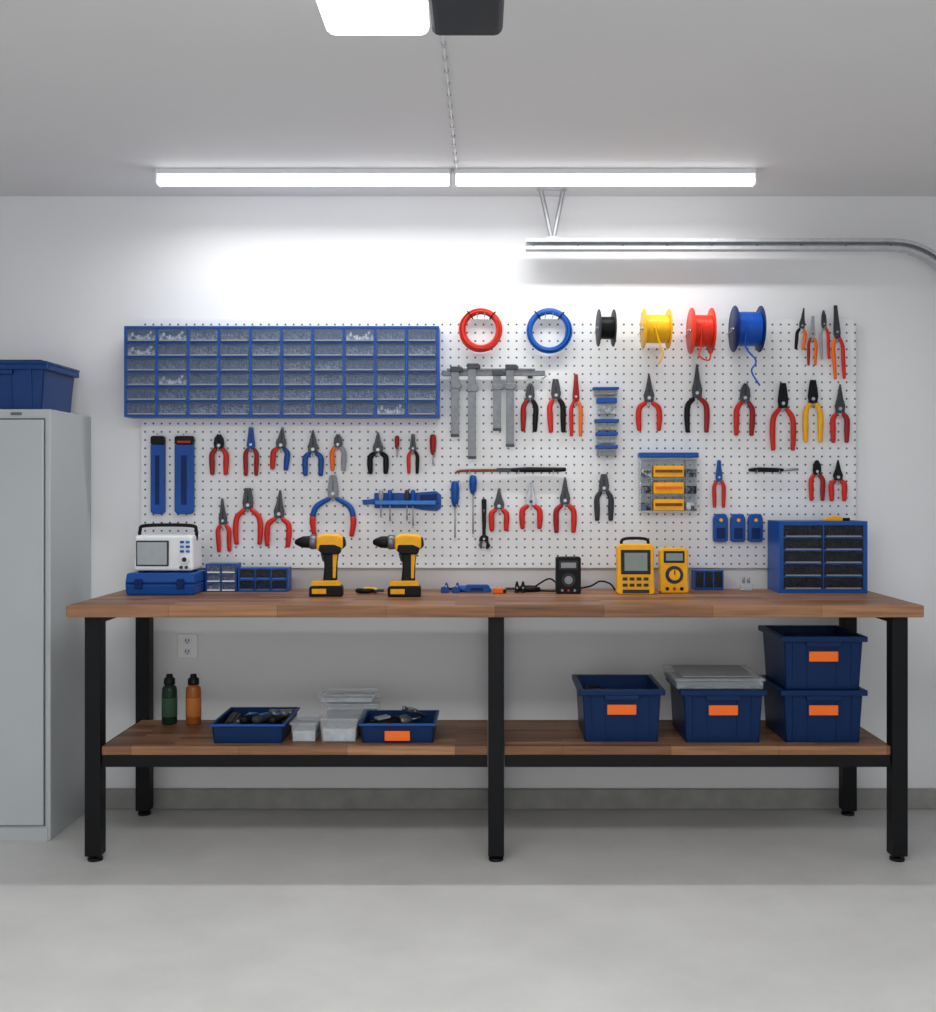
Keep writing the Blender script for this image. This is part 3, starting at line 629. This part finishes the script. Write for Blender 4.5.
# ---------------- drills ----------------
def drill(px,yy,rot,label):
    r=thing('cordless_drill',label,'cordless drill',(P(px,0,yy).x,yy,TT),'cordless drills on the bench',(0,0,rot)); k=1/263.
    S=lambda L:[(a*k,b*k) for a,b in L]
    MB().prism(S([(-6,60),(2,62.5),(16,62),(21,59),(21,49),(17,45),(12,44),(-2,44),(-6,47)]),-.031,.031,YEL).obj('drill_body',r,bevel=.01,seg=3)
    MB().prism(S([(19,60),(22,58),(23,50),(18,46)]),-.027,.027,BLK).obj('motor_cap',r,bevel=.006)
    MB().prism(S([(-3,52),(12,52),(19,49),(17,42),(0,42),(-4,46)]),-.034,.034,BLK).obj('side_panel',r,bevel=.006)
    MB().lathe([(.026,-6*k),(.028,-9*k),(.028,-12*k),(.024,-13*k)],CLST,24,'x',(0,0,54*k)).obj('torque_collar',r)
    MB().lathe([(.020,-12*k),(.023,-14*k),(.022,-20*k),(.016,-24*k),(.010,-27*k),(.006,-28*k)],BLK,24,'x',(0,0,54*k)).obj('chuck',r)
    MB().prism(S([(2,46),(16,46),(14.5,34),(14,14),(0,14),(1.5,28),(1,38)]),-.018,.018,BLK).obj('grip',r,bevel=.008,seg=3)
    MB().prism(S([(10,44),(15,44),(13.5,30),(13,18),(10,18)]),-.0195,.0195,YEL).obj('grip_inlay',r,bevel=.003)
    MB().prism(S([(-2.5,43),(2,44),(1.5,34),(-.5,35)]),-.009,.009,DGR).obj('trigger',r,bevel=.003)
    MB().prism(S([(-12,11),(-10,16),(15,16),(18,12),(18,10),(-12,10)]),-.034,.034,YEL).obj('battery_collar',r,bevel=.005)
    MB().prism(S([(-13,0),(-13,9),(-11,11.5),(18,11.5),(20,9),(20,0)]),-.036,.036,BLK).obj('battery_pack',r,bevel=.006)
    MB().box(-10*k,4*k,-.0375,-.035,3*k,8*k,YEL).obj('battery_marking',r)
drill(323,-.36,.05,'yellow and black cordless drill standing on its battery'); drill(401,-.37,.04,'yellow and black cordless drill with dark chuck standing upright')

# ---------------- meters ----------------
def meter(px,yy,W,H,label,kind):
    s=sc(yy); w=W/2/s; h=H/s; r=thing('multimeter',label,'multimeter',(P(px,0,yy).x,yy,TT),'yellow meters on the bench',(-.06,0,0))
    MB().prism([(-w+.006,0),(w-.006,0),(w,.01),(w*.96,h*.5),(w,h-.012),(w-.014,h),(-w+.014,h),(-w,h-.012),(-w*.96,h*.5),(-w,.01)],0,.05,YEL).obj('meter_body',r,bevel=.006,seg=3)
    if kind==0:
        MB().box(-w*.78,w*.78,-.004,.003,h*.4,h*.88,DSCR).obj('screen_bezel',r,bevel=.003); MB().box(-w*.6,w*.6,-.006,-.003,h*.47,h*.82,SCR).obj('screen',r)
        for i in range(4):
            for j in range(2): MB().box(-w*.7+i*w*.37,-w*.45+i*w*.37,-.004,.002,h*.28-j*h*.12,h*.34-j*h*.12,DGR).obj('button',r,bevel=.001)
        MB().box(-w*.7,w*.7,-.003,.002,h*.03,h*.1,DGR).obj('socket_panel',r)
        pts,rs=cat([(-w*.7,.025,h-.01),(-w*.65,.025,h+.016),(0,.025,h+.022),(w*.65,.025,h+.016),(w*.7,.025,h-.01)],[.006]*5); MB().tube(pts,rs,BLK,8).obj('handle',r)
    else:
        MB().box(-w*.72,w*.72,-.004,.003,h*.66,h*.92,DSCR).obj('screen_bezel',r,bevel=.003); MB().box(-w*.58,w*.58,-.006,-.003,h*.71,h*.87,SCR).obj('screen',r)
        m=MB(); m.cyl((0,-.002,h*.4),(0,.004,h*.4),w*.62,DGR,28); m.obj('dial_ring',r)
        m=MB(); m.cyl((0,-.012,h*.4),(0,-.002,h*.4),w*.38,YEL,24); m.box(-.002,.002,-.0135,-.012,h*.4,h*.4+w*.34,BLK); m.obj('dial',r)
        for xx in (-.5,0,.5): MB().cyl((xx*w,-.004,h*.1),(xx*w,.002,h*.1),.007,BLK if xx else RED,14).obj('probe_socket',r)
meter(636,-.31,38,51,'yellow handheld scope meter with large screen and handle',0); meter(674.5,-.25,29,46,'yellow digital multimeter with rotary dial',1)
yy=-.28; s=sc(yy); w=12.5/s; h=37/s
r=thing('black_handheld_meter','small upright black meter with display, dial and cable','multimeter',(P(568.5,0,yy).x,yy,TT))
MB().prism([(-w+.004,0),(w-.004,0),(w,.006),(w,h-.006),(w-.004,h),(-w+.004,h),(-w,h-.006),(-w,.006)],0,.05,BLK).obj('meter_body',r,bevel=.003)
MB().box(-w*.75,w*.75,-.002,.001,h*.66,h*.9,DGR).obj('screen_bezel',r,bevel=.001)
MB().box(-w*.6,w*.6,-.003,-.0015,h*.71,h*.85,GRY).obj('screen',r)
m=MB(); m.cyl((0,-.003,h*.38),(0,.001,h*.38),w*.55,DGR,24); m.obj('dial_ring',r)
m=MB(); m.cyl((0,-.009,h*.38),(0,-.003,h*.38),w*.32,GRY,20); m.obj('dial',r)
for xx in (-.5,0,.5): MB().cyl((xx*w,-.004,h*.1),(xx*w,.001,h*.1),.005,GRY if xx else RED,12).obj('probe_socket',r)
X=P(568,0,-.2).x
pts,rs=cat([(-.04,0,.03),(-.07,0,.05),(-.11,.01,.03),(-.14,0,.005),(-.1,-.03,.005),(-.05,-.04,.005),(.02,.03,.005),(.09,0,.02),(.13,0,.04),(.17,.0,.03),(.19,0,.005)],[.0035]*11,6)
tag(MB().tube(pts,rs,BLK,6).obj('power_cable',loc=(X,-.16,TT)),'black cable looping over the bench beside a black meter','cable')
def lying(px,yy,L,c1,c2,rot,label,wd=1):
    r=thing('lying_pliers',label,'pliers',(P(px,0,yy).x,yy,TT+.011),None,(math.pi/2,0,rot)); w=.014
    for sg in (-1,1):
        MB().prism([(sg*.0006,L*.32),(sg*w*.4,L*.32),(sg*w,.0),(sg*w*.6,-.02),(0,-.02)],-.005,.005,DST).obj('jaw',r,bevel=.001)
        pts,rs=cat([(sg*w*.6,0,-.01),(sg*.03*wd,0,-L*.2),(sg*.036*wd,0,-L*.45),(sg*.028*wd,0,-L*.68)],[.008,.010,.0105,.009]); MB().tube(pts,rs,c1 if sg<0 else c2,8).obj('grip',r)
    MB().cyl((0,-.007,0),(0,.007,0),.007,STEEL,12).obj('pivot_bolt',r)
lying(516,-.17,.13,BLK,BLK,-1.45,'black pliers lying on the bench'); lying(376,-.25,.1,BLK,YEL,1.2,'small black pliers lying on the bench')
lying(452,-.17,.13,BLUE,BLUE,-1.5,'blue handled pliers lying on the bench')
r=thing('folding_tool_set','flat blue folding tool set lying on the bench','hand tool',(P(478,0,-.2).x,-.2,TT))
MB().prism([(-.05,0),(.05,0),(.053,.01),(.04,.03),(-.045,.03),(-.053,.012)],-.015,.015,BLUE).obj('tool_body',r,bevel=.003); MB().box(-.03,.02,-.017,-.014,.008,.018,DBL).obj('tool_slot',r)
for px in (445,456):
    r=thing('blue_clip','small blue plastic clip standing on the bench','clip',(P(px,0,-.22).x,-.22,TT),'blue clips on the bench')
    MB().prism([(-.016,0),(.016,0),(.016,.02),(.008,.04),(.002,.04),(-.002,.024),(-.016,.022)],-.01,.01,BLUE).obj('clip_body',r,bevel=.003); MB().cyl((.004,-.012,.026),(.004,.012,.026),.004,STEEL,10).obj('clip_pin',r)
for px in (517,523):
    r=thing('small_black_clip','small black plastic clip standing on the bench','clip',(P(px,0,-.22).x,-.22,TT),'black clips on the bench')
    MB().prism([(-.009,0),(.009,0),(.007,.03),(.003,.045),(-.003,.045),(-.007,.03)],-.009,.009,BLK).obj('clip_body',r,bevel=.003); MB().cyl((0,-.011,.02),(0,.011,.02),.004,STEEL,10).obj('clip_pin',r)
r=thing('orange_wire_cap','small orange marker block lying on the bench','hand tool',(P(498,0,-.26).x,-.26,TT))
MB().box(-.02,.02,-.01,.01,0,.022,ORG).obj('block_body',r,bevel=.004); MB().box(.02,.032,-.006,.006,.002,.016,BLK).obj('block_tip',r,bevel=.002)

# ---------------- world, camera ----------------
w=bpy.data.worlds.new('world'); bpy.context.scene.world=w; w.use_nodes=True
bg=w.node_tree.nodes['Background']; bg.inputs['Color'].default_value=(.98,.99,1,1); bg.inputs['Strength'].default_value=WORLD
cd=bpy.data.cameras.new('camera'); cam=bpy.data.objects.new('camera',cd); col.objects.link(cam)
cam.location=(0,CY,CZ); cam.rotation_euler=(math.pi/2,0,0); cd.sensor_width=36; cd.lens=F/1012*36
cd.shift_x=(468-VX)/1012; cd.shift_y=-(506-VY)/1012
cd.clip_start=.05
bpy.context.scene.camera=cam
bpy.context.scene.view_settings.view_transform='Standard'
